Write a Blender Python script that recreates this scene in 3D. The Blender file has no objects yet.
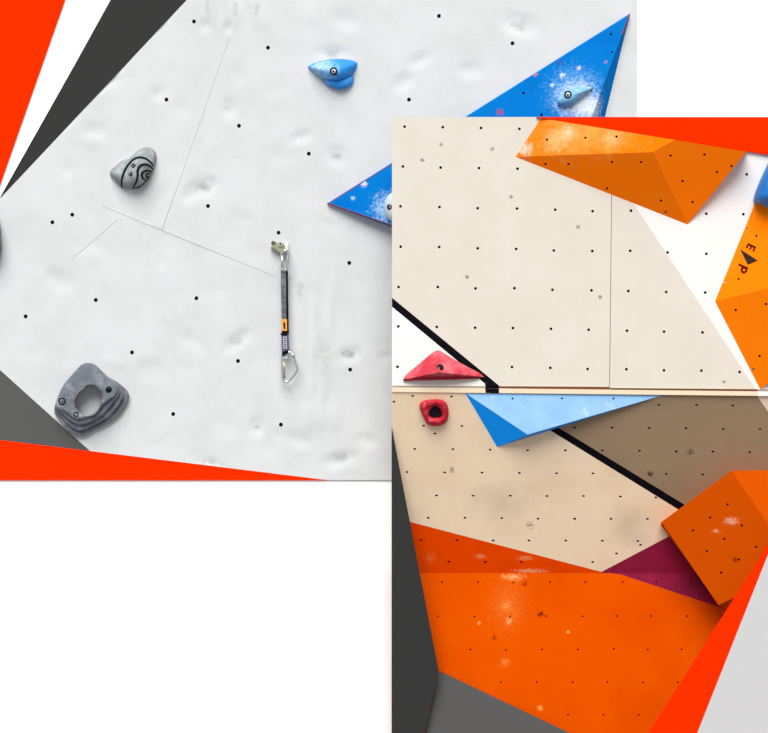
import bpy, bmesh, math, random
from mathutils import Vector
from mathutils.geometry import delaunay_2d_cdt
random.seed(7)
SC = bpy.context.scene
COL = SC.collection

# ------------------------------------------------------------------ camera
CY, CZ, F = -9.0, 1.95, 1800.0
CAM = Vector((0, CY, CZ))
cam = bpy.data.cameras.new('camera'); cam.sensor_width = 36; cam.lens = F / 768 * 36
co = bpy.data.objects.new('camera', cam); COL.objects.link(co)
co.location = CAM; co.rotation_euler = (math.pi / 2, 0, 0)
SC.camera = co

def ray(px, py):
    return Vector(((px - 384) / F, 1.0, -(py - 366.5) / F))
class Plane:
    """a real plane in the room; call it with photo coordinates to get the point on it"""
    def __init__(s, p0, n): s.p0 = Vector(p0); s.n = Vector(n).normalized()
    def __call__(s, px, py, h=0.0):
        d = ray(px, py); p0 = s.p0 + s.n * h
        return CAM + d * ((p0 - CAM).dot(s.n) / d.dot(s.n))
def front(Y): return Plane((0, Y, 0), (0, -1, 0))
def plane3(a, b, c):
    n = (b - a).cross(c - a)
    if n.y > 0: n = -n
    return Plane(a, n)

# ------------------------------------------------------------------ materials
def lin(c):
    return tuple(((v / 255) / 12.92 if v <= 10.31 else ((v / 255 + .055) / 1.055) ** 2.4) for v in c)
def alb(c, k=1.0):
    return tuple(min(.95, v * k) for v in lin(c)) + (1,)
class M:
    def __init__(s, name, color, rough=.6, spec=.2, metal=0.0):
        s.m = bpy.data.materials.new(name); s.m.use_nodes = True
        s.nt = s.m.node_tree; s.b = s.nt.nodes['Principled BSDF']
        s.b.inputs['Roughness'].default_value = rough
        s.b.inputs['Specular IOR Level'].default_value = spec
        s.b.inputs['Metallic'].default_value = metal
        s.b.inputs['Base Color'].default_value = color
        s.col = s.rgb(color)
        s.pos = s.node('ShaderNodeNewGeometry').outputs['Position']
    def node(s, t, **k):
        n = s.nt.nodes.new(t)
        for a, v in k.items(): setattr(n, a, v)
        return n
    def link(s, a, b): s.nt.links.new(a, b)
    def rgb(s, c):
        n = s.node('ShaderNodeRGB'); n.outputs[0].default_value = c; return n.outputs[0]
    def noise(s, scale, detail=3, rough=.6, stretch=None):
        n = s.node('ShaderNodeTexNoise'); n.inputs['Scale'].default_value = scale
        n.inputs['Detail'].default_value = detail; n.inputs['Roughness'].default_value = rough
        if stretch:
            v = s.node('ShaderNodeVectorMath', operation='MULTIPLY'); s.link(s.pos, v.inputs[0])
            v.inputs[1].default_value = stretch; s.link(v.outputs[0], n.inputs['Vector'])
        else: s.link(s.pos, n.inputs['Vector'])
        return n.outputs['Fac']
    def ramp(s, x, a, b, lo=0.0, hi=1.0):
        n = s.node('ShaderNodeMapRange'); s.link(x, n.inputs['Value'])
        for k, v in zip(('From Min', 'From Max', 'To Min', 'To Max'), (a, b, lo, hi)): n.inputs[k].default_value = v
        return n.outputs[0]
    def mul(s, a, b):
        n = s.node('ShaderNodeMath', operation='MULTIPLY'); s.link(a, n.inputs[0])
        if isinstance(b, float): n.inputs[1].default_value = b
        else: s.link(b, n.inputs[1])
        return n.outputs[0]
    def mix(s, fac, c):
        n = s.node('ShaderNodeMix', data_type='RGBA'); s.link(fac, n.inputs[0]); s.link(s.col, n.inputs[6])
        n.inputs[7].default_value = c; s.col = n.outputs[2]; s.link(s.col, s.b.inputs['Base Color'])
        return s
    def mottle(s, c, scale=6, a=.5, b=.7, amt=.5, stretch=None):
        return s.mix(s.ramp(s.noise(scale, 5, .6, stretch), a, b, 0, amt), c)
    def smudge(s, p, r, c, amt=.6, squash=None, scale=28):
        return s.patch(p, r, c, scale, .40, .85, amt, squash)
    def patch(s, p, r, c, scale=60, a=.5, b=.6, amt=1.0, squash=None):
        d = s.node('ShaderNodeVectorMath', operation='SUBTRACT'); s.link(s.pos, d.inputs[0]); d.inputs[1].default_value = p
        v = d.outputs[0]
        if squash:
            q = s.node('ShaderNodeVectorMath', operation='MULTIPLY'); s.link(v, q.inputs[0]); q.inputs[1].default_value = squash; v = q.outputs[0]
        l = s.node('ShaderNodeVectorMath', operation='LENGTH'); s.link(v, l.inputs[0])
        near = s.ramp(l.outputs['Value'], r, 0.0, 0, 1)
        add = s.node('ShaderNodeMath', operation='ADD'); s.link(s.noise(scale, 4, .65), add.inputs[0])
        s.link(s.ramp(near, 0, 1, -.35, .3), add.inputs[1])
        return s.mix(s.ramp(add.outputs[0], a, b, 0, amt), c)
    def bump(s, scale, strength, dist=.002):
        n = s.node('ShaderNodeBump'); n.inputs['Strength'].default_value = strength; n.inputs['Distance'].default_value = dist
        s.link(s.noise(scale, 4), n.inputs['Height']); s.link(n.outputs[0], s.b.inputs['Normal']); return s

K = .80        # photo value -> paint reflectance on a surface that faces the room
m_wall = M('white_wall_paint', (.95, .95, .95, 1), .9, 0)
m_floor = M('grey_floor', (.22, .22, .23, 1), .9, 0).mottle((.19, .19, .20, 1), 3)
m_red = M('red_board_paint', (.95, alb((255, 50, 0), K)[1], .0, 1), .9, 0).bump(300, .05)
m_dark = M('dark_grey_board_paint', alb((61, 61, 61), K), .9, 0).bump(300, .05)
m_mid = M('mid_grey_board_paint', alb((96, 96, 96), K), .9, 0).bump(300, .05)
m_light = M('light_grey_board_paint', alb((212, 212, 213), K), .9, 0).bump(300, .05)
m_hole = M('bolt_hole_dark', (.012, .011, .010, 1), .8, 0)
KC = .735
m_conc = M('grey_white_wall_coating', alb((236, 238, 240), KC), .8, .05)
m_conc.mottle(alb((226, 230, 230), KC), 4, .42, .68, .8).mottle(alb((206, 212, 210), KC), 14, .58, .80, .5).mottle(alb((242, 245, 247), KC), 7, .50, .70, .6).mottle(alb((120, 122, 118), KC), 85, .735, .76, .5).bump(90, .2, .003)
m_seam = M('panel_seam', alb((208, 209, 208), K), .8, 0)
m_beige = M('beige_wall_paint', alb((236, 229, 217), K * .97), .7, .05).mottle(alb((231, 224, 210), K * .97), 3, .4, .65, .8).mottle(alb((120, 110, 100), K), 75, .735, .77, .6)
m_white = M('white_paint', alb((252, 249, 247), K), .7, .1)
m_black = M('black_stripe_paint', alb((17, 15, 22), K), .7, .03).mottle(alb((46, 44, 58), K), 34, .62, .75, .5)
m_tan = M('cream_shaded_white', alb((250, 226, 194), K * 1.08), .7, .05).mottle(alb((242, 215, 180), K * 1.08), 4, .5, .7, .8).mottle(alb((120, 90, 60), K), 70, .73, .77, .6)  # upper wall's white carried below the ledge, warm shade tint put into the colour
m_brown = M('taupe_overhang', alb((164, 140, 112), K), .7, .1).mottle(alb((152, 128, 102), K), 4, .5, .7, .8)  # darker and browner than the beige above the ledge
m_pink = M('pink_shaded_white', alb((250, 228, 208), K), .7, .1)  # same white on the right, its pinkish overhang shade mixed into the colour
m_orange_k = M('orange_kicker_paint', alb((238, 90, 0), K), .7, .0).mottle(alb((228, 80, 0), K), 2.5, .45, .65, .8)
m_orange_s = M('orange_slope_paint', alb((248, 76, 0), K), .7, .0).mottle(alb((236, 70, 0), K), 4, .5, .65, .7)
m_purple = M('purple_paint', alb((158, 24, 64), K), .6, .15).mottle(alb((134, 20, 62), K), 3, .45, .6, .8)
m_ledge = M('cream_ledge_strip', alb((246, 226, 198), K), .6, .1)
m_batten = M('reddish_timber_batten', alb((176, 120, 92), K), .8, .1).mottle(alb((140, 95, 75), K), 40, .5, .7, .6)
m_vol = M('orange_volume_paint', (.92, .175, .003, 1), .7, .0).mottle((.93, .20, .006, 1), 5, .5, .7, .6).mottle(alb((120, 45, 10), K), 60, .74, .78, .7)
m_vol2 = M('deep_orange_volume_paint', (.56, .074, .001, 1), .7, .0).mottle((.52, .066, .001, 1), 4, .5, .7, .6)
m_vol3 = M('orange_logo_volume_paint', (.92, .20, .003, 1), .7, .0).mottle((.93, .225, .008, 1), 5, .5, .7, .5)
m_blue = M('blue_volume_paint', alb((0, 122, 208), K), .6, .02).mottle(alb((0, 108, 198), K), 7, .5, .65, .6).mottle(alb((90, 170, 235), K), 75, .68, .76, .5)
m_rim = M('worn_red_plywood_rim', alb((150, 58, 60), K), .8, .1).mottle(alb((90, 60, 60), K), 25, .5, .6, .7)
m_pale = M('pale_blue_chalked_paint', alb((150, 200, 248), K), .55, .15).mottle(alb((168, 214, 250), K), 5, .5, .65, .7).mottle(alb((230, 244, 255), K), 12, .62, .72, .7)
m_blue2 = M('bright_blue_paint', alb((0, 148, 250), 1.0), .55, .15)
m_hblue = M('blue_hold_resin', alb((36, 146, 240), K), .5, .2)
m_hblue.mottle(alb((80, 172, 246), K), 9, .45, .6, .6).bump(200, .3)
m_hpale = M('chalky_pale_blue_resin', alb((130, 190, 232), K), .7, .1).mottle(alb((205, 226, 240), K), 28, .5, .65, .8).bump(120, .4)
m_hchalk = M('chalk_covered_resin', alb((214, 230, 238), K), .8, .1).mottle(alb((110, 160, 190), K), 22, .6, .7, .7).bump(120, .4)
m_hcorner = M('cobalt_hold_resin', alb((24, 128, 214), K), .5, .25).mottle(alb((90, 178, 236), K), 6, .5, .68, .7).bump(120, .3)
m_hgrey = M('grey_hold_resin', alb((150, 156, 160), K), .8, .1).mottle(alb((200, 206, 210), K), 14, .45, .65, .8).mottle(alb((96, 100, 104), K), 30, .58, .7, .6).bump(140, .5)
m_groove = M('black_carved_groove', alb((34, 38, 38), K), .8, 0)
m_ring = M('slate_grey_hold_resin', alb((122, 128, 138), K), .8, .1).mottle(alb((168, 173, 182), K), 16, .48, .66, .8).mottle(alb((84, 88, 96), K), 34, .56, .7, .7).bump(120, .6)
m_hred = M('red_hold_resin', alb((208, 62, 76), K), .6, .1).mottle(alb((234, 128, 138), K), 13, .42, .66, .8).bump(150, .4)
m_hred2 = M('crimson_hold_resin', alb((206, 40, 58), K), .6, .1).mottle(alb((232, 130, 140), K), 34, .52, .70, .8).bump(150, .4)
m_bolt = M('bright_bolt_steel', (.55, .57, .58, 1), .35, .5, .6)
m_boltd = M('black_bolt_recess', (.012, .013, .018, 1), .7, .1)
m_chrome = M('polished_alloy', (.66, .67, .68, 1), .22, .5, .9)
m_brass = M('olive_plated_steel', (.40, .39, .26, 1), .4, .5, .7).mottle((.62, .62, .52, 1), 60, .5, .65, .8)
m_sling = M('grey_webbing', alb((104, 104, 114), K), .9, .05).mottle(alb((150, 150, 160), K), 40, .45, .65, .7)
m_slingd = M('black_webbing', alb((22, 22, 26), K), .9, .05)
m_tape = M('orange_sling_tag', alb((250, 178, 84), K), .8, .1)
m_tab = M('violet_grey_webbing', alb((116, 108, 140), K), .9, .05).mottle(alb((84, 80, 98), K), 60, .5, .6, .7)
m_thread = M('white_stitching', alb((226, 222, 236), K), .9, 0)
m_ink = M('dark_maroon_ink', alb((92, 28, 10), K), .8, 0)
m_inkd = M('charcoal_ink', alb((58, 46, 44), K), .8, 0)

# ------------------------------------------------------------------ objects
LOC = {}
def obj(name, bm, mats, parent=None, smooth=False, base=None):
    if not isinstance(mats, (list, tuple)): mats = [mats]
    if parent is not None: b = LOC[parent.name]
    else:
        if base is None:
            xs = [v.co for v in bm.verts]
            base = Vector((sum(v.x for v in xs) / len(xs), max(v.y for v in xs), min(v.z for v in xs)))
        b = Vector(base)
    for v in bm.verts: v.co -= b
    me = bpy.data.meshes.new(name); bm.to_mesh(me); bm.free()
    for m in mats: me.materials.append(m.m)
    if smooth:
        for p in me.polygons: p.use_smooth = True
        if smooth != True: me.set_sharp_from_angle(angle=smooth)
    o = bpy.data.objects.new(name, me); COL.objects.link(o)
    if parent is not None: o.parent = parent
    else: o.location = b
    LOC[o.name] = b
    return o
def thing(name, label, cat, loc, group=None):
    o = bpy.data.objects.new(name, None); o.empty_display_size = .05; COL.objects.link(o); o.location = loc
    LOC[o.name] = Vector(loc); return tag(o, label, cat, group)
def tag(o, label, cat, group=None):
    o['label'] = label; o['category'] = cat
    if group: o['group'] = group
    return o
def struct(o): o['kind'] = 'structure'; return o

# ------------------------------------------------------------------ geometry helpers
def inside(p, poly):
    c = False; n = len(poly); x, y = p; j = n - 1
    for i in range(n):
        xi, yi = poly[i]; xj, yj = poly[j]
        if (yi > y) != (yj > y) and x < (xj - xi) * (y - yi) / (yj - yi) + xi: c = not c
        j = i
    return c
def bface(bm, vs, mi=0):
    try:
        f = bm.faces.new(vs); f.material_index = mi; return f
    except ValueError: return None
def sheet(bm, outline, pl, mi=0, regions=(), holes=(), hole_mi=0, depth=.015, thick=0.0, side_mi=None, grid=None, disp=None, grooves=(), groove_mi=0):
    """a flat (or gently dented) sheet with real round bolt holes, painted regions, grooves and thickness.
    holes: (px,py,rx,ry); regions: (polygon, material index)"""
    pts, edges = [], []
    def loop(poly):
        i0 = len(pts); pts.extend(Vector(p) for p in poly)
        edges.extend((i0 + i, i0 + (i + 1) % len(poly)) for i in range(len(poly)))
    loop(outline)
    for poly, _ in regions: loop(poly)
    rings = []
    for h in holes:
        hx, hy, rx, ry = h
        ring = [(hx + rx * math.cos(a * math.pi / 5), hy + ry * math.sin(a * math.pi / 5)) for a in range(10)]
        rings.append(ring); loop(ring)
    for g in grooves: loop(g)
    if grid:
        x0, x1, y0, y1, st, ok = grid
        y = y0
        while y < y1:
            x = x0 + (st / 2 if int(y / st) % 2 else 0)
            while x < x1:
                if ok(x, y) and inside((x, y), outline): pts.append(Vector((x, y)))
                x += st
            y += st
    vs, es, fs, *_ = delaunay_2d_cdt(pts, edges, [], 0, 1e-5)
    def pos(p):
        q = pl(p[0], p[1])
        if disp: q = q - pl.n * disp(p[0], p[1])
        return q
    bv = [bm.verts.new(pos(v)) for v in vs]
    for f in fs:
        if len(f) < 3: continue
        c = sum((vs[i] for i in f), Vector((0, 0))) / len(f)
        if not inside(c, outline): continue
        if any(((c.x - h[0]) / h[2]) ** 2 + ((c.y - h[1]) / h[3]) ** 2 < .97 for h in holes): continue
        if any(inside(c, g) for g in grooves): continue
        k = mi
        for poly, rm in regions:
            if inside(c, poly): k = rm
        a, b, d = (vs[f[i]] for i in (0, 1, 2))
        idx = list(f)
        if (b - a).cross(d - a) > 0: idx.reverse()
        bface(bm, [bv[i] for i in idx], k)
    for v in [v for v in bv if not v.link_faces]: bm.verts.remove(v)
    def pit(ring, dp, k):
        a = [bm.verts.new(pos(p)) for p in ring]; b = [bm.verts.new(pos(p) - pl.n * dp) for p in ring]
        n = len(ring)
        for i in range(n): bface(bm, [a[i], a[(i + 1) % n], b[(i + 1) % n], b[i]], k)
        bface(bm, b[::-1], k)
    for r in rings: pit(r, depth, hole_mi)
    for g in grooves: pit(g, .0012, groove_mi)
    if thick:
        k = mi if side_mi is None else side_mi
        a = [bm.verts.new(pl(*p)) for p in outline]; b = [bm.verts.new(pl(*p) + Vector((0, thick, 0))) for p in outline]
        n = len(outline)
        for i in range(n): bface(bm, [a[i], a[(i + 1) % n], b[(i + 1) % n], b[i]], k)
        bface(bm, b, k)
    return bm
def board(name, poly, pl, mat, thick, label):
    bm = bmesh.new()
    a = [bm.verts.new(pl(*p)) for p in poly]; b = [bm.verts.new(pl(*p) + Vector((0, thick, 0))) for p in poly]
    n = len(poly); bface(bm, a); bface(bm, b[::-1])
    for i in range(n): bface(bm, [a[i], b[i], b[(i + 1) % n], a[(i + 1) % n]])
    bmesh.ops.recalc_face_normals(bm, faces=bm.faces)
    o = tag(obj(name, bm, mat), label, 'wall board'); o['kind'] = 'thing'; return o
def box(bm, x0, x1, y0, y1, z0, z1, mi=0):
    v = [bm.verts.new((x, y, z)) for x in (x0, x1) for y in (y0, y1) for z in (z0, z1)]
    for q in ((0, 1, 3, 2), (4, 6, 7, 5), (0, 4, 5, 1), (2, 3, 7, 6), (0, 2, 6, 4), (1, 5, 7, 3)): bface(bm, [v[i] for i in q], mi)
    return bm
def tube(bm, pts, r, n=8, closed=False, mi=0):
    P = [Vector(p) for p in pts]; m = len(P); rings = []
    up = Vector((0.13, 1, 0.07)).normalized()
    for i in range(m):
        if closed: t = P[(i + 1) % m] - P[i - 1]
        else: t = P[min(i + 1, m - 1)] - P[max(i - 1, 0)]
        t.normalize(); s = t.cross(up).normalized(); u = s.cross(t)
        rr = r(i) if callable(r) else r
        rings.append([bm.verts.new(P[i] + (s * math.cos(a * 2 * math.pi / n) + u * math.sin(a * 2 * math.pi / n)) * rr) for a in range(n)])
    for i in range(m if closed else m - 1):
        A, B = rings[i], rings[(i + 1) % m]
        for a in range(n): bface(bm, [A[a], A[(a + 1) % n], B[(a + 1) % n], B[a]], mi)
    if not closed: bface(bm, rings[0], mi); bface(bm, rings[-1][::-1], mi)
    bmesh.ops.recalc_face_normals(bm, faces=bm.faces)
    return bm
def smooth_poly(pts, k=6, closed=True):
    """Catmull-Rom through the points"""
    out = []; n = len(pts)
    for i in range(n if closed else n - 1):
        g = (lambda j: pts[j % n]) if closed else (lambda j: pts[max(0, min(n - 1, j))])
        p0, p1, p2, p3 = g(i - 1), g(i), g(i + 1), g(i + 2)
        for q in range(k):
            t = q / k
            out.append(tuple(.5 * (2 * p1[d] + (p2[d] - p0[d]) * t + (2 * p0[d] - 5 * p1[d] + 4 * p2[d] - p3[d]) * t * t + (3 * p1[d] - p0[d] - 3 * p2[d] + p3[d]) * t ** 3) for d in range(len(p1))))
    if not closed: out.append(tuple(pts[-1]))
    return out
def zoomed(pts, s, ox, oy): return [(x / s + ox, y / s + oy) for x, y in pts]
class Polar:
    """outline as radius by angle about a centre"""
    def __init__(s, pts, c):
        s.c = c; s.p = pts
    def R(s, th):
        cx, cy = s.c; dx, dy = math.cos(th), math.sin(th); best = 0
        n = len(s.p)
        for i in range(n):
            ax, ay = s.p[i][0] - cx, s.p[i][1] - cy; bx, by = s.p[(i + 1) % n][0] - cx, s.p[(i + 1) % n][1] - cy
            ex, ey = bx - ax, by - ay; det = dx * -ey + dy * ex
            if abs(det) < 1e-9: continue
            t = (ax * -ey + ay * ex) / det; u = (dx * ay - dy * ax) / det
            if -1e-6 <= u <= 1 + 1e-6 and t > best: best = t
        return best
def rings_mesh(bm, rings, cap_in=None, mi=0):
    vr = [[bm.verts.new(p) for p in r] for r in rings]; n = len(rings[0])
    for A, B in zip(vr, vr[1:]):
        for i in range(n): bface(bm, [A[i], A[(i + 1) % n], B[(i + 1) % n], B[i]], mi)
    if cap_in is not None:
        c = bm.verts.new(cap_in)
        for i in range(n): bface(bm, [vr[-1][i], vr[-1][(i + 1) % n], c], mi)
    bmesh.ops.recalc_face_normals(bm, faces=bm.faces)
    return bm
class Dome:
    """rounded hold: outline (photo coordinates) on a plane, highest at centre c"""
    def __init__(s, pts, c, pl, H, p=2.2, q=.6, lump=0.0):
        s.po = Polar(pts, c); s.c = c; s.pl = pl; s.H = H; s.p = p; s.q = q; s.lump = lump
    def h(s, px, py):
        dx, dy = px - s.c[0], py - s.c[1]; r = math.hypot(dx, dy)
        if r < 1e-6: return s.H
        t = min(1, r / max(1e-6, s.po.R(math.atan2(dy, dx))))
        return s.H * (1 - t ** s.p) ** s.q + s.lump * math.sin(px * .55) * math.sin(py * .5 + 1) * (1 - t)
    def at(s, px, py, lift=0.0): return s.pl(px, py, s.h(px, py) + lift)
    def mesh(s, n=56, m=14):
        bm = bmesh.new(); rings = []
        ths = [i * 2 * math.pi / n for i in range(n)]; Rs = [s.po.R(t) for t in ths]
        rings.append([s.pl(s.c[0] + R * math.cos(t), s.c[1] + R * math.sin(t), -.004) for t, R in zip(ths, Rs)])
        for k in range(m):
            f = 1 - (k / m) ** 1.6
            rings.append([s.at(s.c[0] + f * R * math.cos(t), s.c[1] + f * R * math.sin(t)) for t, R in zip(ths, Rs)])
        return rings_mesh(bm, rings, s.at(*s.c))
def disc(bm, c, n, r, h, seg=20, mi=0, r2=None):
    n = Vector(n).normalized(); u = n.orthogonal().normalized(); w = n.cross(u); c = Vector(c)
    r2 = r if r2 is None else r2
    rr = [[c + (u * math.cos(a * 2 * math.pi / seg) + w * math.sin(a * 2 * math.pi / seg)) * q + n * z for a in range(seg)] for q, z in ((r, -.006), (r, h * .7), (r2, h))]
    return rings_mesh(bm, rr, c + n * h, mi)
def annulus(bm, c, n, r0, r1, h, seg=24, mi=0):
    n = Vector(n).normalized(); u = n.orthogonal().normalized(); w = n.cross(u); c = Vector(c)
    rr = [[c + (u * math.cos(a * 2 * math.pi / seg) + w * math.sin(a * 2 * math.pi / seg)) * q + n * z for a in range(seg)] for q, z in ((r1, -.006), (r1, h), (r0, h), (r0, -.006))]
    return rings_mesh(bm, rr)
def bolt(parent, c, n, r):
    """recessed bolt: black washer ring, bright head with a dark hex socket"""
    b = obj('bolt', disc(bmesh.new(), c, n, r * .62, .004, r2=r * .5), m_bolt, parent, math.radians(40)); b['label'] = 'bright steel bolt head'
    w = obj('washer_recess', annulus(bmesh.new(), c, n, r * .60, r, .006), m_boltd, b, math.radians(40))
    k = obj('hex_socket', disc(bmesh.new(), Vector(c) + Vector(n).normalized() * .003, n, r * .3, .005, 6), m_boltd, b)
    return b
def facet(bm, polys, verts, mi=0):
    vs = {k: bm.verts.new(p) for k, p in verts.items()}
    for p in polys:
        names, k = p if isinstance(p, tuple) else (p, mi)
        bface(bm, [vs[x] for x in names], k)
    return vs

# ------------------------------------------------------------------ the room
struct(obj('wall_back', box(bmesh.new(), -5, 5, 0, .2, 0, 5.2), m_wall, base=(0, .1, 0)))
struct(obj('floor', box(bmesh.new(), -5, 5, -10, .2, -.1, 0), m_floor, base=(0, -5, -.1)))

# ------------------------------------------------------------------ pale climbing panel on the left
LF = front(-.009)
lp_outline = [(-14, 212), (.6, 198), (215, -30), (637, -30), (637, 480), (327, 480), (90, 451), (-14, 357.4)]
lholes = [(194,21.5),(166.5,99.6),(268,47.7),(239,125.8),(308.8,153.7),(208,206),(72.3,214.7),(52.4,222.3),(95.8,300),(25.6,316.4),(132,352.4),(173.2,414),(278.6,232.7),(349.3,263),(196.4,298.2),(238,361),(350.2,369.6),(280.9,424.6),(439,16),(512.5,43.3),(409,99.6)]
lholes = [(x, y, 2.0, 2.1) for x, y in lholes]
dents = [(229.5,108,5,8,0,7),(202,188,12,6,-.3,9),(190,196,6,4,-.5,4),(157,94,5,5,0,4),(336,156,10,7,.6,6),(301,137,9,4,-.3,5),(237,341,13,5,-.7,6),
         (349,355,9,5,-.3,9),(257,427,6,7,0,6),(340,459,13,5,-.2,8),(335,464,5,4,0,5),(520,24,13,8,.3,7),(403,82,9,6,-.6,6),(332,53,14,5,0,5),(212,463,8,3,0,5),
         (385,357,6,3,0,4),(113,78,8,7,0,3),(345,20,12,7,.4,3),(420,60,10,5,-.5,4),(95,130,9,6,0,3),(60,280,14,8,.4,3),(150,370,12,9,0,3),(300,440,10,6,.3,3),(366,440,9,5,.2,3),(470,70,10,6,0,4),
         (303,335,3,55,0,-3),(313,345,3,52,.03,-4),(327,345,4,58,.08,-4),(308,417,5,12,0,-4),(320,413,5,14,0,-4),(335,414,6,14,.1,-4),
         (212,8,3,18,0,-4),(224,10,3,22,0,-4),(236,14,4,12,0,-4),(253,8,3,20,-.3,-4),(262,12,3,18,-.3,-4),(205,25,5,4,0,5),(228,28,4,5,0,5),(160,20,5,9,0,3)]
rnd = random.Random(3)
for _ in range(70):
    dents.append((rnd.uniform(0, 390), rnd.uniform(0, 470), rnd.uniform(4, 14), rnd.uniform(3, 9), rnd.uniform(-1, 1), rnd.uniform(-1.6, 2.0)))
def ldisp(x, y):
    s = 0
    for dx, dy, rx, ry, a, d in dents:
        ex, ey = x - dx, y - dy
        if abs(ex) > 45 + rx and abs(ey) > 90: continue
        u = (ex * math.cos(a) + ey * math.sin(a)) / rx; v = (-ex * math.sin(a) + ey * math.cos(a)) / ry
        q = u * u + v * v
        if q < 9: s += d * (math.exp(-q) if abs(d) < 3 else math.exp(-q ** 1.6 * .8))
    s *= .0024
    k = min(math.hypot(x - hx, y - hy) for hx, hy, _, _ in lholes)
    s *= max(0.0, min(1.0, (k - 3.0) / 6.0))
    return .0076 * math.tanh(s / .0076)
def strip(a, b, w):
    dx, dy = b[0] - a[0], b[1] - a[1]; l = math.hypot(dx, dy); nx, ny = -dy / l * w / 2, dx / l * w / 2
    return [(a[0] + nx, a[1] + ny), (b[0] + nx, b[1] + ny), (b[0] - nx, b[1] - ny), (a[0] - nx, a[1] - ny)]
grooves = [strip((229.5, 38), (162, 231), .5), strip((102, 206), (276, 277), .55), strip((117.5, 220), (73, 259), .5)]
for x, y, r, c, amt in ((349, 354, .07, (150, 154, 152), .8), (202, 187, .09, (176, 182, 182), .8), (340, 458, .09, (186, 190, 188), .7), (208, 8, .10, (196, 200, 198), .7),
                        (235, 8, .10, (192, 197, 195), .7), (257, 8, .10, (200, 204, 200), .7), (332, 53, .09, (198, 203, 200), .8), (322, 350, .18, (214, 218, 212), .6), (520, 25, .10, (202, 206, 206), .7),
                        (300, 290, .09, (198, 202, 196), .6), (237, 341, .08, (206, 212, 212), .8), (257, 427, .045, (196, 202, 202), .8), (336, 156, .07, (200, 205, 205), .8), (229, 108, .05, (200, 205, 205), .8), (212, 463, .05, (196, 200, 200), .7)):
    m_conc.smudge(LF(x, y), r * .85, alb(tuple(v - 12 for v in c), KC), min(1, amt * (.75 if y < 15 else 1.1)), (2.6, 1, .8) if y < 15 else ((2.2, 1, .7) if x in (322, 300) else (1, 1, 1.5)))  # grey at dents and drips: dirt plus dent shading put into the colour
bm = bmesh.new()
sheet(bm, lp_outline, LF, 0, [], lholes, 1, .0084, .0087, 0, (-12, 640, -28, 479, 4, lambda x, y: x < 398 or y < 122), ldisp, grooves, 2)
lp = tag(obj('climbing_wall', bm, [m_conc, m_hole, m_seam], smooth=math.radians(35)), 'pale grey dented climbing wall with few bolt holes on the left', 'climbing wall'); lp['kind'] = 'thing'

board('wall_board', [(-40, -30), (75.2, -30), (-3, 192.5), (-40, 192.5)], LF, m_red, .0088, 'red triangular wall board in the upper left corner')
board('wall_board', [(-.2, 198), (2.2, 196), (110.5, 0), (128, -30), (215, -30)], LF, m_dark, .0088, 'dark grey pointed wall board along the slanted upper edge of the pale panel')
board('wall_board', [(-14, 357.4), (90, 451), (-14, 438.2)], LF, m_mid, .0088, 'mid grey triangular board below the ring shaped hold')
board('wall_board', [(-14, 438.2), (327.5, 480.2), (-14, 480.2)], LF, m_red, .0088, 'long thin red wedge board under the bottom edge of the pale panel')

# --- blue pyramid volume on the pale panel
bv_t = {'A': LF(327, 203.5), 'B': LF(630, 13.5), 'C': LF(563, 290), 'a': LF(328.6, 203.4, .022), 'b': LF(629.0, 15.2, .024), 'c': LF(534.6, 273.9, .20)}
blue_front = plane3(bv_t['a'], bv_t['b'], bv_t['c'])
t = thing('climbing_volume', 'large blue triangular volume with chalk marks on the pale grey panel', 'climbing volume', LF(500, 150))
bm = bmesh.new()
for x, y, r, c, sc, a, b, q in ((574, 92, .25, (130, 190, 240), 70, .40, .90, .85), (577, 100, .19, (236, 244, 250), 90, .38, .82, 1), (590, 108, .12, (236, 244, 250), 60, .36, .75, .9), (388, 208, .15, (190, 220, 242), 70, .40, .8, .9), (364, 184, .032, (244, 226, 230), 90, .42, .64, .85),
        (353, 198, .03, (200, 222, 240), 120, .5, .7, .7), (345, 190, .02, (230, 150, 150), 120, .45, .65, .7), (535, 74, .026, (230, 120, 110), 100, .44, .64, .8), (500, 112, .035, (190, 60, 80), 100, .44, .64, .8), (560, 62, .05, (60, 80, 170), 100, .5, .7, .6), (562, 75, .03, (225, 235, 245), 110, .44, .68, .8), (579, 68, .022, (240, 225, 235), 110, .42, .66, .8), (552, 85, .022, (225, 235, 245), 110, .42, .66, .8), (606, 62, .018, (220, 140, 150), 110, .46, .66, .7), (375, 222, .06, (190, 215, 240), 120, .52, .68, .9)):
    m_blue.patch(blue_front(x, y), r, alb(c, K), sc, a, b, q)
bh = [(523.5, 93, 1.3, 1.3), (611, 34, 1.2, 1.2), (541.5, 115, 1.4, 1.4), (612, 52, 1.0, 1.0)]
sheet(bm, [(328.6, 203.4), (629.0, 15.2), (534.6, 273.9)], blue_front, 0, [], bh, 1, .012)
facet(bm, [('AabB'), ('BbcC'), ('CcaA'), ('ABC')], bv_t)
bmesh.ops.recalc_face_normals(bm, faces=[f for f in bm.faces if len(f.verts) <= 4])
obj('shell', bm, [m_blue, m_hole], t)
bm = bmesh.new()
tube(bm, [LF(327.5, 203.6, .010), blue_front(328.9, 203.4, -.001), blue_front(410, 152.6, -.001)], .0022, 6)
obj('worn_edge', bm, m_rim, t)['label'] = 'worn reddish plywood edge'; bm = bmesh.new()
tube(bm, [LF(327.5, 203.6, .008), blue_front(328.9, 203.6, -.001), blue_front(430, 238.1, -.001), blue_front(534, 273.4, -.001)], .0028, 6)
obj('worn_edge', bm, m_rim, t)['label'] = 'worn reddish plywood edge'; bm = bmesh.new()
tube(bm, [LF(629.5, 14.2, .010), blue_front(628.6, 16.4, -.001), blue_front(622, 34.6, -.001)], .0032, 6)
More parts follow.
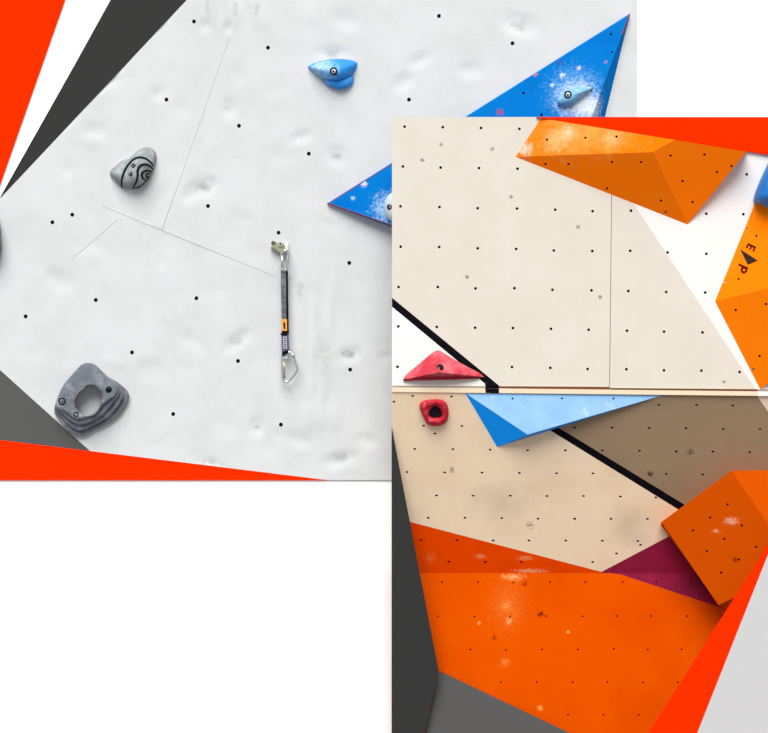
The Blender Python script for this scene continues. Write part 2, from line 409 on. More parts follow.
o = obj('worn_edge', bm, m_rim, t); o['label'] = 'worn reddish plywood edge'
# eye shaped hold and chalky hold on it
pts = smooth_poly(zoomed([(192,268),(240,228),(290,204),(350,193),(445,188),(385,238),(330,284),(290,316),(225,322),(190,304)], 6.98, 530, 60), 5)
d = Dome(pts, (572, 95), blue_front, .055, 2.2, .6)
t = thing('climbing_hold', 'pale blue eye-shaped hold on the right half of the large blue volume', 'climbing hold', blue_front(572, 95))
obj('body', d.mesh(), m_hpale, t, True); bolt(t, d.at(568, 94.8, -.001), (-.2, -1, .1), .019)
pts = [(394.5 + 10.5 * math.cos(a * math.pi / 10), 207 + 15 * math.sin(a * math.pi / 10)) for a in range(20)]
d = Dome(pts, (394, 207), blue_front, .06, 2.4, .5)
t = thing('climbing_hold', 'white chalked round hold on the blue volume, half hidden behind the beige wall', 'climbing hold', blue_front(394, 207))
obj('body', d.mesh(), m_hchalk, t, True); bolt(t, d.at(389.6, 207, -.002), (-.5, -1, .1), .013)

# --- spiral hold
def Z1(p): return zoomed(p, 10.471, 100, 135)
pts = smooth_poly(Z1([(330,225),(400,160),(460,130),(520,132),(568,160),(592,210),(588,270),(568,340),(542,412),(500,485),(450,540),(400,566),(330,574),(260,558),(205,532),(150,482),(108,430),(106,385),(135,345),(205,288),(270,248)]), 4)
d = Dome(pts, Z1([(360, 390)])[0], LF, .095, 2.4, .66)
t = thing('climbing_hold', 'grey rounded hold carved with a black spiral', 'climbing hold', LF(135, 175))
obj('body', d.mesh(64, 18), m_hgrey, t, True)
bm = bmesh.new()
for line, r in (([(228,548),(226,500),(232,450),(262,370),(310,300),(370,250),(430,237),(490,255),(540,298),(556,325)], .0052), ([(345,552),(375,500),(393,430),(395,370),(420,325),(470,308),(520,325),(556,362)], .0050),
                ([(478,478),(446,450),(436,412),(458,382),(500,372),(545,388)], .0045), ([(512,452),(484,432),(490,408),(520,402)], .0040), ([(345,552),(400,545),(470,492),(530,410)], .0035)):
    P = smooth_poly(Z1(line), 6, False); n = len(P); r *= 1.35
    tube(bm, [d.at(x, y, -.001) for x, y in P], (lambda i, n=n, r=r: r * (.45 + .55 * math.sin(math.pi * (i + .5) / n))), 7)
obj('spiral_groove', bm, m_groove, t, True)['label'] = 'black carved spiral line'
bm = bmesh.new()
for c, r in (((350, 322), .011), ((318, 404), .010)):
    x, y = Z1([c])[0]; annulus(bm, d.at(x, y), (-.3, -1, .35), r * .66, r, .003, 16)
    disc(bm, d.at(x + .3, y + .3), (-.3, -1, .3), r * .3, .003, 10)
obj('screw_ring', bm, m_groove, t, True)

# --- blue two-lobed hold
def Z2(p): return zoomed(p, 10.971, 298, 45)
t = thing('climbing_hold', 'small blue beak-shaped hold with round bolt near the top of the pale panel', 'climbing hold', LF(333, 75))
pts = smooth_poly(Z2([(105,235),(180,196),(300,165),(450,152),(560,162),(645,188),(645,235),(620,295),(580,345),(520,388),(440,410),(360,402),(280,378),(220,345),(160,295)]), 4)
d = Dome(pts, Z2([(410, 300)])[0], LF, .085, 2.0, .62)
obj('body', d.mesh(64, 16), m_hblue, t, True)
pts = smooth_poly(Z2([(265,385),(350,360),(480,350),(585,335),(612,350),(612,405),(575,455),(520,482),(460,494),(390,476),(320,444)]), 4)
d2 = Dome(pts, Z2([(460, 425)])[0], LF, .045, 2.4, .5)
m_hblue.smudge(d.at(320, 66), .15, alb((196, 228, 250), K), .95, None, 40)
obj('lower_lip', d2.mesh(48, 12), m_hblue, t, True)
bolt(t, d.at(*Z2([(391, 288)])[0], .001), (-.12, -1, .1), .0192)

# --- ring hold
def Z3(p): return zoomed(p, 8.084, 45, 355)
full = smooth_poly(Z3([(345,62),(400,75),(450,120),(500,168),(560,203),(620,245),(662,285),(680,325),(668,372),(640,425),(600,478),(540,532),(460,578),(390,612),(340,642),(290,656),(240,650),(190,612),(140,560),(98,505),(74,450),(85,390),(115,310),(150,240),(200,180),(260,110),(300,75)]), 3)
top = smooth_poly(Z3([(345,70),(400,86),(460,140),(520,198),(575,248),(582,300),(552,340),(492,382),(450,430),(400,485),(330,508),(260,522),(215,502),(170,467),(120,442),(86,420),(90,385),(118,310),(150,240),(200,180),(260,112),(300,78)]), 3)
hole = smooth_poly(Z3([(300,285),(350,243),(410,256),(450,300),(460,350),(446,405),(424,455),(370,490),(305,485),(262,440),(240,390),(258,330)]), 4)
cc = Z3([(350, 370)])[0]
PF, PT, PH = Polar(full, cc), Polar(top, cc), Polar(hole, cc)
N = 96; ths = [i * 2 * math.pi / N for i in range(N)]
rf = [PF.R(a) for a in ths]; rt = [PT.R(a) for a in ths]; rh = [PH.R(a) for a in ths]
def lv(fn, h, wob=0.0): return [LF(cc[0] + fn(i) * math.cos(a), cc[1] + fn(i) * math.sin(a), h + wob * math.sin(3 * a + h * 40)) for i, a in enumerate(ths)]
L = []
L.append(lv(lambda i: rf[i], -.004))
steps = 3
for s in range(steps):
    f0, f1 = s / steps, (s + 1) / steps; h0, h1 = .012 + .027 * s, .012 + .027 * (s + 1)
    g = lambda f: (lambda i: rf[i] + (rt[i] - rf[i]) * f)
    L.append(lv(g(f0), h0)); L.append(lv(lambda i: g(f0)(i) - .1, h0 + .014)); L.append(lv(lambda i: g(f0)(i) * .75 + g(f1)(i) * .25 - .3, h0 + .019))
    L.append(lv(lambda i: g(f0)(i) * .2 + g(f1)(i) * .8 - .6, h0 + .019)); L.append(lv(lambda i: g(f1)(i) - 2.2, h0 + .015)); L.append(lv(lambda i: g(f1)(i) - 2.0, h0 + .026))
L.append(lv(lambda i: rt[i] - .1, .094)); L.append(lv(lambda i: rt[i] - .9, .105))
for f, h in ((.2, .109), (.5, .110), (.8, .106)): L.append(lv(lambda i: (rt[i] - 1.5) * (1 - f) + (rh[i] + .6) * f, h, .002))
L.append(lv(lambda i: rh[i] + .5, .099)); L.append(lv(lambda i: rh[i], .088)); L.append(lv(lambda i: rh[i] - .2, -.004))
t = thing('climbing_hold', 'slate grey layered hold with a big round opening through it', 'climbing hold', LF(92, 400))
obj('body', rings_mesh(bmesh.new(), L), m_ring, t, math.radians(50))
bolt(t, LF(*Z3([(140, 374)])[0], .107), (0, -1, 0), .0185)
o = obj('bolt_recess', disc(bmesh.new(), LF(*Z3([(515, 278)])[0], .107), (0, -1, 0), .016, .004, 16), m_boltd, t, True); o['label'] = 'dark empty bolt recess'
o = obj('screw_ring', annulus(bmesh.new(), LF(*Z3([(252, 478)])[0], .107), (0, -1, 0), .009, .0125, .003, 16), m_groove, t, True)

# --- hold cut by the left picture edge
pts = smooth_poly([(-30, 212), (-14, 206), (-4, 212), (.2, 226), (1.4, 240), (1.0, 252), (-6, 262), (-20, 266), (-34, 250)], 5)
d = Dome(pts, (-14, 236), LF, .12, 2.6, .45)
t = thing('climbing_hold', 'dark grey hold at the far left edge of the pale panel', 'climbing hold', LF(-14, 236))
obj('body', d.mesh(), m_ring, t, True); bolt(t, d.at(-14, 236, -.001), (0, -1, 0), .02)

# --- bolt hanger and quickdraw
def Q(x, y, h): return LF(260 + x / 9.16, 232 + y / 9.16, h)
t = thing('bolt_hanger', 'small olive metal bolt hanger under a bolt hole, holding the quickdraw', 'bolt hanger', Q(185, 115, 0))
bm = bmesh.new()
def slab(bm, poly, th, mi=0):
    a = [bm.verts.new(p) for p in poly]; b = [bm.verts.new(Vector(p) + Vector((0, th, 0))) for p in poly]; n = len(poly)
    bface(bm, a, mi); bface(bm, b[::-1], mi)
    for i in range(n): bface(bm, [a[i], b[i], b[(i + 1) % n], a[(i + 1) % n]], mi)
    bmesh.ops.recalc_face_normals(bm, faces=bm.faces); return bm
slab(bm, [Q(x, y, .010) for x, y in ((100,92),(125,84),(160,95),(205,112),(240,96),(255,110),(252,170),(225,190),(190,188),(140,165),(98,145),(112,120))], .012)
obj('plate', bm, m_brass, t)
bm = bmesh.new(); slab(bm, [Q(96, 140, .030), Q(118, 132, .034), Q(230, 160, .040), Q(235, 185, .040), Q(195, 195, .038)], .026)
obj('ear', bm, m_brass, t)
bm = bmesh.new(); slab(bm, [Q(222, 102, .024), Q(252, 98, .024), Q(257, 165, .046), Q(236, 182, .046)], .014)
obj('ear', bm, m_brass, t)
o = obj('bolt', disc(bmesh.new(), Q(187, 112, .010), (0, -1, 0), .013, .014, 6), m_bolt, t); obj('hex_socket', disc(bmesh.new(), Q(186, 110, .024), (0, -1, 0), .005, .002, 6), m_boltd, o)
obj('bolt_hole_rim', annulus(bmesh.new(), Q(122, 99, .010), (0, -1, 0), .005, .009, .003, 14), m_boltd, t)

t = thing('quickdraw', 'grey quickdraw with orange tag hanging from the metal hanger', 'quickdraw', Q(225, 700, 0))
bm = bmesh.new()
loop = smooth_poly([Q(x, y, h) for x, y, h in ((224,172,.062),(200,200,.055),(198,250,.050),(200,310,.050),(206,345,.050),(236,350,.056),(250,335,.058),(256,270,.058),(258,205,.058),(246,176,.060))], 5)
tube(bm, loop, .0068, 8, True)
c = obj('carabiner', bm, m_chrome, t, True); c['label'] = 'upper silver carabiner clipped to the hanger'
obj('gate', tube(bmesh.new(), [Q(202, 215, .058), Q(205, 330, .058)], .0062, 8), m_chrome, c, True)
bm = bmesh.new(); slab(bm, [Q(190, 342, .052), Q(238, 342, .052), Q(239, 500, .052), Q(242, 830, .050), Q(200, 830, .050), Q(193, 560, .052)], .006)
s = obj('sling', bm, m_sling, t); s['label'] = 'grey woven sling'
bm = bmesh.new(); slab(bm, [Q(234, 338, .044), Q(255, 338, .044), Q(258, 600, .044), Q(263, 935, .042), Q(243, 935, .042), Q(236, 600, .044)], .008)
obj('sling_back', bm, m_slingd, s)['label'] = 'black rear strand of the sling'
bm = bmesh.new(); slab(bm, [Q(200, 796, .058), Q(246, 798, .058), Q(247, 906, .058), Q(202, 904, .058)], .010)
o = obj('tag', bm, m_tape, t); o['label'] = 'orange tag with a dark mark'
bm = bmesh.new(); slab(bm, [Q(x, y, .060) for x, y in ((213,830),(230,826),(232,885),(216,886))], .003)
obj('printed_mark', bm, m_ink, o)
bm = bmesh.new(); slab(bm, [Q(200, 905, .056), Q(248, 905, .056), Q(250, 935, .056), Q(198, 935, .056)], .014)
obj('rubber_keeper', bm, m_slingd, t); bm = bmesh.new(); slab(bm, [Q(183, 930, .060), Q(245, 922, .060), Q(252, 940, .060), Q(195, 948, .060)], .016); obj('rubber_keeper', bm, m_slingd, t)
bm = bmesh.new(); slab(bm, [Q(196, 940, .056), Q(258, 936, .052), Q(270, 1085, .052), Q(254, 1110, .054), Q(205, 1140, .056), Q(198, 1080, .056)], .014)
tb = obj('webbing_tab', bm, m_tab, t); tb['label'] = 'violet grey stitched tab'
bm = bmesh.new()
for k in range(6):
    y = 965 + k * 20; tube(bm, [Q(216, y, .058), Q(238, y - 3, .058)], .0022, 5)
tube(bm, [Q(214, 955, .057), Q(218, 1075, .057)], .0016, 5); tube(bm, [Q(240, 955, .057), Q(243, 1075, .057)], .0016, 5)
obj('stitching', bm, m_thread, tb)
bm = bmesh.new(); slab(bm, [Q(202, 1098, .058), Q(258, 1080, .056), Q(262, 1105, .056), Q(208, 1142, .058)], .016); obj('rubber_keeper', bm, m_slingd, t)
def Q2(x, y, h): return LF(260 + x / 9.16, 308 + y / 9.16, h)
bm = bmesh.new()
loop = smooth_poly([Q2(x, y, h) for x, y, h in ((205,425,.050),(203,520,.050),(205,610,.050),(212,655,.050),(235,676,.050),(268,664,.050),(305,625,.050),(338,575,.050),(340,545,.050),(322,490,.050),(305,435,.050),(290,412,.050),(260,404,.050))], 5)
tube(bm, loop, .0056, 8, True)
c = obj('carabiner', bm, m_chrome, t, True); c['label'] = 'lower silver carabiner hanging open to the wall'
obj('gate', tube(bmesh.new(), [Q2(218, 482, .056), Q2(226, 645, .053)], .0042, 8), m_brass, c, True)
bm = bmesh.new(); disc(bm, Q2(300, 432, .058), (0, -1, 0), .011, .006, 12); obj('gate_nose', bm, m_bolt, c, True)
bm = bmesh.new(); tube(bm, [Q2(212, 478, .058), Q2(262, 440, .056)], .0034, 6); obj('retaining_wire', bm, m_chrome, c, True)

# ------------------------------------------------------------------ beige / orange climbing wall on the right
YU, YK = -.36, -.06
UP, KP = front(YU), front(YK)
s0, s1 = UP(384, 394.5), KP(384, 573)
SP = Plane(s0, Vector((1, 0, 0)).cross(s1 - s0))
if SP.n.y > 0: SP.n = -SP.n
cw = thing('climbing_wall', 'beige climbing wall with orange base and black diagonal stripe on the right', 'climbing wall', (1.1, YK, 0)); cw['kind'] = 'thing'
XR = 830
white_l = [(392, 306.7), (485, 383.7), (485.2, 387), (391, 387), (391, 306)]
stripe_u = [(391, 296.9), (392, 297.7), (498.6, 385.2), (500.5, 388), (485.2, 388), (485, 383.7), (392, 306.7), (391, 305.9)]
white_r = [(602, 155), (612, 170.7), (756, 389.4), (756.5, 392), (835, 392), (835, 110), (602, 110)]
uholes = [(404.6,126.6),(442.8,127.2),(481,128),(519.4,128.8),(402.9,166.5),(440.6,167.6),(479,168.1),(517.5,168.7),(400.5,206.3),(439.5,207.1),(477.7,208.2),(517,208.5),(555.2,209.6),(400.7,246.7),(439.2,247),(477.7,248.3),(516.2,248.9),(553.8,250.5),(398.6,287),(437.8,287),(475.5,288.4),(514.5,288.2),(552.4,289.8),(398.3,326.4),(436.8,326.9),(475.2,327.7),(512.9,328),(551,328.8),(397.5,366.8),(512,367),(550.3,367.9),
          (592.6,211.2),(631,210.7),(592.3,251),(630.2,250.8),(667.6,252.4),(706.3,253.8),(591.5,290.4),(628.3,291),(666.2,292),(705.2,292.5),(706.3,213.7),(743.4,214.2),(746.7,174.4),(588.7,329.7),(627,330.7),(664,331.6),(702.5,332.4),(587.6,369),(626.4,369.2),(664,370.3),(701.4,370.6),(739.6,372)]
m_beige_marks = ((511, 197), (467, 277), (600, 297), (724, 382), (492, 149), (578, 175), (441, 144), (422, 160), (578, 227))
for x, y in m_beige_marks: m_beige.patch(UP(x, y), .030, alb((104, 94, 84), K), 210, .58, .72, .8)
for nm, ol in (('upper_panel', [(392, 117), (612.2, 117), (609.3, 386.9), (392, 385.6)]), ('upper_panel', [(612.7, 117), (XR, 117), (XR, 389.8), (609.9, 388.0)])):
    bm = bmesh.new()
    hs = [(x, y, 1.45, 1.45) for x, y in uholes if inside((x, y), ol)]
    regs = [(white_l, 1), (stripe_u, 2)] if ol[0][0] < 500 else [(white_r, 1)]
    regs = [([(min(max(x, min(p[0] for p in ol)), max(p[0] for p in ol)), y) for x, y in r], k) for r, k in regs]
    sheet(bm, ol, UP, 0, regs, hs, 3, .014, .018, 0)
    obj(nm, bm, [m_beige, m_white, m_black, m_hole], cw)
# batten behind the joint, ledge strip under it
def prism(ol, Y0, Y1, mats, regions=()):
    bm = bmesh.new(); sheet(bm, ol, front(Y0), 0, regions, thick=Y1 - Y0); return bm
obj('batten', prism([(392.5, 378), (XR, 382), (XR, 393.5), (392.5, 389.5)], -.3479, -.31, None, [([(485, 370), (498.8, 370), (499.4, 397), (486, 397)], 1), ([(391, 370), (485, 370), (486, 397), (391, 397)], 2), ([(757, 370), (835, 370), (835, 397), (758, 397)], 2)]), [m_batten, m_black, m_white], cw)['label'] = 'reddish timber batten in the joint'
obj('batten', prism([(606, 117), (616, 117), (614, 382), (604, 382)], -.3419, -.31, None), m_batten, cw)['label'] = 'timber batten behind the vertical joint'
obj('ledge_strip', prism([(392, 387.2), (XR, 392.2), (XR, 396.6), (392, 391.9)], -.37, -.345, None, [([(485, 387), (498.8, 387), (499.4, 397), (486, 397)], 1), ([(757, 387), (835, 387), (835, 397), (758, 397)], 2)]), [m_ledge, m_black, m_white], cw)['label'] = 'cream strip along the ledge'
# receding middle panel
sholes = [(412.7,395.9),(451.5,396.6),(393.9,401.7),(423.7,425.7),(461.9,426),(414.7,448.9),(452.9,449.2),(490.2,449.7),(527.6,450.3),(565.3,450.3),(407,472),(444.7,472.4),(482,472.6),(519.4,472.9),(556.5,473.2),(436.5,495.5),(473,495.7),(510.4,495.7),(547,496),(428.3,517.8),(464.9,517.8),(501.7,518.1),(538,518.7),(574.5,518.7),(421,540.2),(457,540.2),(493.2,540.5),(529,540.5),(565.8,540.5),(448.8,561.8),(485.3,562),(521.6,562),
          (658.9,405),(696.5,405),(732.8,405.5),(574.5,427.3),(612,427.6),(649,428),(686,428.2),(723.3,429),(760,429),(602.4,450.5),(639.5,450.8),(676.3,451.4),(712.9,451.6),(749.7,452.2),(666.2,474),(702.8,474.5),(593,473.3),(583.5,496),(620.4,496.5),(656,497.5),(574.8,518.9),(611,518.9),(647.4,518.9),(602.4,540.7),(637.8,541),(592.6,562),(640.5,544.8),(616.5,553.5),(434.9,433.6)]
ol = [(392, 391.6), (XR, 396.3), (XR, 573), (392, 573)]
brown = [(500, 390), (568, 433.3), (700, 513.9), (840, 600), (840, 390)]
pink = [(757, 390), (756.5, 395), (768, 411.5), (845, 520), (845, 390)]
blk = [(485, 390), (568, 441.4), (678.5, 509.6), (690, 516.6), (700, 514), (685.3, 505), (568, 433.3), (498, 390)]
orng = [(390, 517.2), (411.4, 522.2), (580, 566.3), (602, 572), (603, 574.5), (390, 574.5)]
purp = [(601.3, 572), (669, 536.3), (690, 524), (740, 560), (740, 574.5), (601.3, 574.5)]
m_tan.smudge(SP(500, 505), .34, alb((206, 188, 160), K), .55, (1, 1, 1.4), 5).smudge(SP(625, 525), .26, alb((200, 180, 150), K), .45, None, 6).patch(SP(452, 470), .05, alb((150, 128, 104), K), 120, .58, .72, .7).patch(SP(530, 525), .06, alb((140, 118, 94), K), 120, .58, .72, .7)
m_brown.patch(SP(650, 474), .045, alb((60, 48, 38), K), 120, .56, .68, .9).patch(SP(690, 452), .05, alb((88, 72, 58), K), 120, .58, .72, .7)
m_orange_s.patch(SP(430, 558), .07, alb((240, 150, 90), K), 110, .50, .76, .35).patch(SP(525, 558), .12, alb((246, 170, 110), K), 110, .54, .76, .6, (1, 1, 3)).patch(SP(530, 571), .18, alb((246, 180, 130), K), 110, .46, .70, .7, (1, 1, 7)).patch(SP(480, 556), .08, alb((246, 170, 110), K), 110, .54, .76, .5, (1, 1, 2))
bm = bmesh.new()
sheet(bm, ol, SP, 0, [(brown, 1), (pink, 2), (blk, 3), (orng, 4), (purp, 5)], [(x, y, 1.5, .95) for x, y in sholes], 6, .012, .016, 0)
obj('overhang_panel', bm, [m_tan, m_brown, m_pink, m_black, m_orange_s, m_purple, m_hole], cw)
kholes = [(442,582.2),(478.2,582),(550,582.2),(513,582.5),(438,616.3),(474.4,616.6),(510,616.6),(546,616),(470.3,649.6),(505.8,650),(542,649.4),(577.8,649.4),(585.5,582),(617,616),(582.5,616.3),(687.2,616),(651,616),(722,616),(690.8,582),(656.4,582),(577.6,649.4),(613.7,648.8),(647.8,649.6),(681.7,649.4),(572.7,682.4),(607.4,682),(643.2,682.4),(678,682.4),(603.4,714.7),(638.6,714.7),(501,682),(536.7,682),(568,714.7),(623,582)]
ol = [(392, 573), (XR, 573), (XR, 759.4), (392, 759.4)]
purpk = [(601.3, 572), (620.3, 574.3), (719.5, 607), (760, 620), (760, 572)]
m_orange_k.patch(KP(508, 606), .30, alb((255, 170, 80), K), 130, .58, .86, .30, (1, 1, .7)).patch(KP(512, 577), .13, alb((255, 190, 120), K), 90, .46, .75, .7, (1, 1, 3)).patch(KP(509, 621), .05, alb((255, 190, 120), K), 120, .54, .78, .7).patch(KP(506, 606), .07, alb((255, 180, 100), K), 120, .56, .82, .6).patch(KP(479, 623), .022, alb((255, 180, 110), K), 120, .48, .66, .7).patch(KP(568, 632), .018, alb((255, 190, 120), K), 120, .46, .66, .7).patch(KP(505, 662), .09, alb((255, 170, 90), K), 130, .62, .82, .5)
m_orange_k.patch(KP(525, 584), .03, alb((130, 45, 10), K), 130, .52, .64, .8).patch(KP(541, 614), .032, alb((120, 30, 10), K), 140, .48, .60, .9).patch(KP(494, 638), .03, alb((150, 50, 10), K), 140, .52, .64, .8).patch(KP(540, 708), .035, alb((255, 170, 90), K), 100, .5, .66, .8)
m_orange_k.mottle(alb((255, 190, 120), K), 70, .735, .76, .8)
bm = bmesh.new()
sheet(bm, ol, KP, 0, [(purpk, 1)], [(x, y, .95, .9) for x, y in kholes], 2, .012, .018, 0)
obj('kick_panel', bm, [m_orange_k, m_purple, m_hole], cw)

# boards over the right wall
board('wall_board', [(536.5, 117), (XR, 117), (XR, 164.7)], front(YU - .015), m_red, .0148, 'red wedge board along the top edge of the beige wall')
tp = plane3(front(-.315)(392, 430), front(-.315)(440, 430), front(-.105)(410, 757))
board('wall_board', [(391.6, 427), (438.8, 671.5), (420, 757), (391.6, 757)], tp, m_dark, .02, 'dark grey tall wedge board at the lower left edge of the orange wall')
board('wall_board', [(439.3, 671.5), (622, 758.5), (420.4, 758.5)], front(-.09), m_mid, .019, 'mid grey wedge board at the bottom of the orange wall')
FR = front(-.72)
board('wall_board', [(776.7, 532.6), (674.2, 790.4), (613.0, 790.4)], FR, m_red, .02, 'red sloping wedge board in the lower right corner')
board('wall_board', [(776.7, 532.6), (801.7, 470), (XR, 470), (XR, 790.4), (674.5, 790.4)], FR, m_light, .02, 'light grey board in the lower right corner')

# --- volumes on the right wall
def finish(bm):
    bmesh.ops.remove_doubles(bm, verts=bm.verts, dist=.0004)
A, B, D, Fp = UP(515.4, 156.8), UP(541, 118.2), UP(687.4, 224.5), UP(746.7, 151.6)
C = UP(652.9, 152, .158)
pa = plane3(A, B, C); G = pa(674.9, 139.8)
pb = plane3(C, G, D); pd = plane3(A, C, D); F2 = pb(746.7, 151.6)
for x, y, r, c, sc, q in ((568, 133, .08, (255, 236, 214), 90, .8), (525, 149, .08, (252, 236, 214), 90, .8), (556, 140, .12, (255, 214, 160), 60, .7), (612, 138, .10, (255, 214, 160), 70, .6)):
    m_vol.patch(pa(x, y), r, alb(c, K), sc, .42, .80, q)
m_vol.patch(pa(585, 133), .42, alb((255, 190, 100), K), 22, .30, .85, .6, (1, 1, 2.2))  # broad pale wash: light on the top face put into colour, besides chalk
t = thing('climbing_volume', 'wide orange faceted volume under the red wedge at the top of the beige wall', 'climbing volume', UP(630, 170))
bm = bmesh.new()
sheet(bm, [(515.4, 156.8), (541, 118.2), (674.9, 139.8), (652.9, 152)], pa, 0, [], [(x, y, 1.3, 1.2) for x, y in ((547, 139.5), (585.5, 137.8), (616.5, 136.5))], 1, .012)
sheet(bm, [(515.4, 156.8), (652.9, 152), (687.4, 224.5)], pd, 0, [], [(x, y, 1.3, 1.2) for x, y in ((545.5, 164), (568.5, 164), (612, 162), (607, 188.5), (641, 162), (661, 200.5), (665.5, 212))], 1, .012)
sheet(bm, [(652.9, 152), (674.9, 139.8), (746.7, 151.6), (687.4, 224.5)], pb, 0, [], [(x, y, 1.3, 1.2) for x, y in ((670.5, 155.5), (704.5, 154.5), (717, 172), (682.5, 181), (692.5, 202), (731.5, 166))], 1, .012)
facet(bm, [('GBF',)[0], 'GfF', 'fDF'], {'G': G, 'B': B, 'F': Fp, 'f': F2, 'D': D})
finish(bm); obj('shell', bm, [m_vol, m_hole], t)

V1, V2 = UP(715, 301.3), UP(760.3, 389.5)
T0 = UP(770, 166.5); E = UP(842, 270, .33)
pu, pl_ = plane3(V1, T0, E), plane3(V1, E, V2)
t = thing('climbing_volume', 'orange volume with a dark triangle logo at the right edge of the white panel', 'climbing volume', UP(770, 300))
bm = bmesh.new()
sheet(bm, [(715, 301.3), (757, 198.4), (842, 219), (842, 270)], pu, 0, [], [(x, y, 1.1, 1.2) for x, y in ((747, 228.5), (756.5, 235.8), (738.5, 279), (724.8, 281.5))], 1, .012)
sheet(bm, [(715, 301.3), (842, 270), (842, 322), (760.3, 389.5)], pl_, 0, [], [(x, y, 1.3, 1.2) for x, y in ((735.7, 310), (766, 304), (759.5, 356), (753.5, 369))], 1, .012)
facet(bm, ['abt', 'bcd', 'bdt'], {'a': UP(757, 198.4), 'b': pu(842, 219), 't': UP(842, 214), 'c': pl_(842, 322), 'd': UP(842, 322)})
finish(bm); vo = obj('shell', bm, [m_vol3, m_hole], t)
def LG(x, y): return pu(735 + x / 16.3, 235 + y / 16.3, .002)
bm = bmesh.new()
for q in (((212, 128), (344, 192), (330, 218), (198, 156)), ((212, 130), (236, 142), (200, 216), (176, 204)), ((263, 158), (286, 168), (254, 240), (232, 228)), ((318, 182), (343, 194), (308, 272), (284, 258))):
    slab(bm, [LG(*p) for p in q], .0012)
obj('letter_print', bm, m_ink, t)['label'] = 'dark maroon letter E'; bm = bmesh.new()
slab(bm, [LG(*p) for p in ((64, 462), (214, 528), (204, 556), (54, 494))], .0012)
tube(bm, [LG(148 + 40 * math.cos(a * math.pi / 8), 566 + 40 * math.sin(a * math.pi / 8)) for a in range(16)], .0048, 5, True)
o = obj('letter_print', bm, m_ink, t); o['label'] = 'dark maroon letter P'
bm = bmesh.new(); slab(bm, [LG(85, 230), LG(368, 415), LG(208, 482)], .0012)
obj('triangle_print', bm, m_inkd, t)['label'] = 'charcoal triangle between the letters'

LA, LB, LC = SP(465.2, 393.0), SP(663.5, 395.0), SP(497, 447)
LX = SP(527.5, 434.6, .075)
p1, p2 = plane3(LA, LB, LX), plane3(LA, LX, LC)
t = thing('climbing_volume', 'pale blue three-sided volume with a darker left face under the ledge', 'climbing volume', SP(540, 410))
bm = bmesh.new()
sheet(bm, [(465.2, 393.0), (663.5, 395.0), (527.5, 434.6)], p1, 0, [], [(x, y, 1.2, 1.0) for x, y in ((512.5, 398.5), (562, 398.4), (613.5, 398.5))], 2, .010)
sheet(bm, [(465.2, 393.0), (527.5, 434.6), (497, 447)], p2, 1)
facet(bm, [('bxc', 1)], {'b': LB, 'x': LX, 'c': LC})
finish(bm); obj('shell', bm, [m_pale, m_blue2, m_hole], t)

P1, P2, P4 = front(-.215)(661.3, 522), front(-.37)(731.7, 470.6), front(-.42)(797.6, 567.4)
mp = plane3(P1, P2, P4); Qc = P4; P4 = mp(718.5, 605)
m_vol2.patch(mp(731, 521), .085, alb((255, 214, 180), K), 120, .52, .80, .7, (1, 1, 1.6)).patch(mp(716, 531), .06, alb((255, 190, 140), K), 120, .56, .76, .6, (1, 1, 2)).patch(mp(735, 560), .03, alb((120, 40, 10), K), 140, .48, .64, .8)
P5 = SP(842, 469.5, .02); R_ = KP(842, 640); P4b = KP(725, 611); P1b = SP(660.8, 524.5); P2b = SP(731.2, 471.2)
Rq = KP(800, 606)
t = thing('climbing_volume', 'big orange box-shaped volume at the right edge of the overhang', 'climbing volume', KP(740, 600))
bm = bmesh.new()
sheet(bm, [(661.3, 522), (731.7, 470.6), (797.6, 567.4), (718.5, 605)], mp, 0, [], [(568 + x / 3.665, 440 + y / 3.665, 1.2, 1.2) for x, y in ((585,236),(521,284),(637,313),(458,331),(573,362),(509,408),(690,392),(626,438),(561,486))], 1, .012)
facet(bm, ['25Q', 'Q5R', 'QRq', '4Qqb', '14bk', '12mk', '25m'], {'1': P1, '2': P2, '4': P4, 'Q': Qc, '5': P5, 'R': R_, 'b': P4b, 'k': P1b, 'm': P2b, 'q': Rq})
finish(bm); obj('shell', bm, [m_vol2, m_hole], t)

# --- holds on the right wall
def Z4(p): return zoomed(p, 6.664, 390, 340)
t = thing('climbing_hold', 'red flat triangular hold on the ledge beside the black stripe', 'climbing hold', UP(440, 370))
ol = smooth_poly(Z4([(85,262),(100,238),(180,170),(270,95),(312,68),(345,78),(430,130),(540,190),(615,228),(628,248),(600,256),(460,258),(300,262),(160,268),(110,274)]), 3)
d = Dome(ol, Z4([(325, 215)])[0], UP, .075, 1.25, .8)
obj('body', d.mesh(60, 14), m_hred, t, math.radians(60))
obj('bolt_recess', disc(bmesh.new(), d.at(*Z4([(334, 184)])[0], -.003), (0, -1, .35), .0165, .004, 14), m_boltd, t, True)['label'] = 'dark bolt recess'
bm = bmesh.new(); tube(bm, [UP(*Z4([(x, y)])[0], h) for x, y, h in ((90, 266, .008), (200, 262, .03), (325, 259, .036), (450, 256, .03), (590, 250, .008))], .006, 7)
obj('lower_rim', bm, M('dark_red_rim', alb((150, 26, 44), K), .7, .1), t, True)['label'] = 'dark red lower edge'
t = thing('climbing_hold', 'crimson ring hold with square opening under the ledge', 'climbing hold', SP(434, 413))
ol = smooth_poly(Z4([(195,430),(225,405),(290,394),(345,398),(378,425),(390,470),(384,530),(350,565),(300,576),(250,562),(225,520),(205,475)]), 4)
hl = smooth_poly(Z4([(262,480),(290,440),(318,445),(344,482),(338,512),(300,518),(266,508)]), 3)
c0 = Z4([(302, 485)])[0]; PO, PI = Polar(ol, c0), Polar(hl, c0)
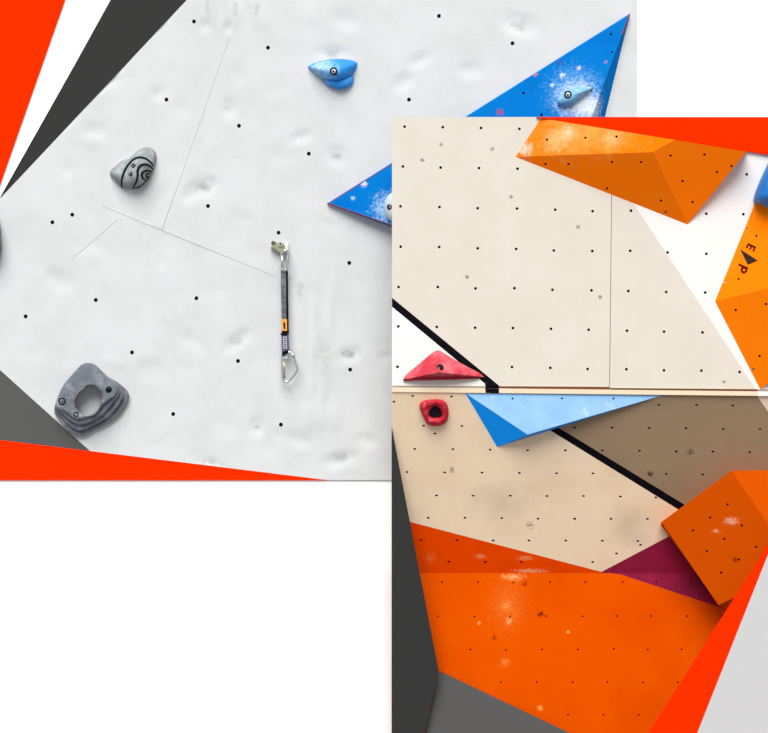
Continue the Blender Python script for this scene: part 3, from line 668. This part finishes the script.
N = 60; ths = [i * 2 * math.pi / N for i in range(N)]; ro = [PO.R(a) for a in ths]; ri = [PI.R(a) for a in ths]
L = [[SP(c0[0] + (ro[i] * (1 - f) + ri[i] * f) * math.cos(a), c0[1] + (ro[i] * (1 - f) + ri[i] * f) * math.sin(a), h) for i, a in enumerate(ths)] for f, h in ((0, -.004), (0, .012), (.12, .030), (.35, .042), (.6, .042), (.85, .034), (1, .022), (1, .006))]
m_hred2.patch(SP(436, 421), .05, alb((240, 190, 195), K), 90, .42, .7, .85)
obj('body', rings_mesh(bmesh.new(), L), m_hred2, t, True)
obj('bolt_recess', disc(bmesh.new(), SP(c0[0], c0[1], .004), SP.n, .034, .004, 16), m_boltd, t)['label'] = 'dark bolt recess'
pts = smooth_poly([(778, 152), (768, 163), (753.6, 197), (757.5, 203), (768, 208), (790, 213), (815, 205), (828, 180), (815, 158)], 4)
d = Dome(pts, (790, 188), UP, .20, 3.0, .5)
t = thing('climbing_hold', 'cobalt blue rounded hold above the logo volume at the right edge', 'climbing hold', UP(790, 185))
obj('body', d.mesh(), m_hcorner, t, True); bolt(t, d.at(790, 182, -.001), (0, -1, .1), .02)

# ------------------------------------------------------------------ light
w = bpy.data.worlds.new('daylight'); SC.world = w; w.use_nodes = True
bg = w.node_tree.nodes['Background']; bg.inputs[0].default_value = (1, .995, .99, 1); bg.inputs[1].default_value = .50
sd = bpy.data.lights.new('sun', 'SUN'); sd.energy = 4.35; sd.angle = math.radians(42); sd.color = (1, .99, .97)
so = bpy.data.objects.new('sun', sd); COL.objects.link(so); so.location = (-3, -5, 6)
el, az = math.radians(49), math.radians(9)
to_sun = Vector((-math.sin(az) * math.cos(el), -math.cos(az) * math.cos(el), math.sin(el)))
so.rotation_euler = to_sun.to_track_quat('Z', 'Y').to_euler()
vs = SC.view_settings
SC.display_settings.display_device = 'sRGB'
vs.view_transform = 'Standard'; vs.look = 'None'; vs.exposure = 0; vs.gamma = 1; vs.use_curve_mapping = False
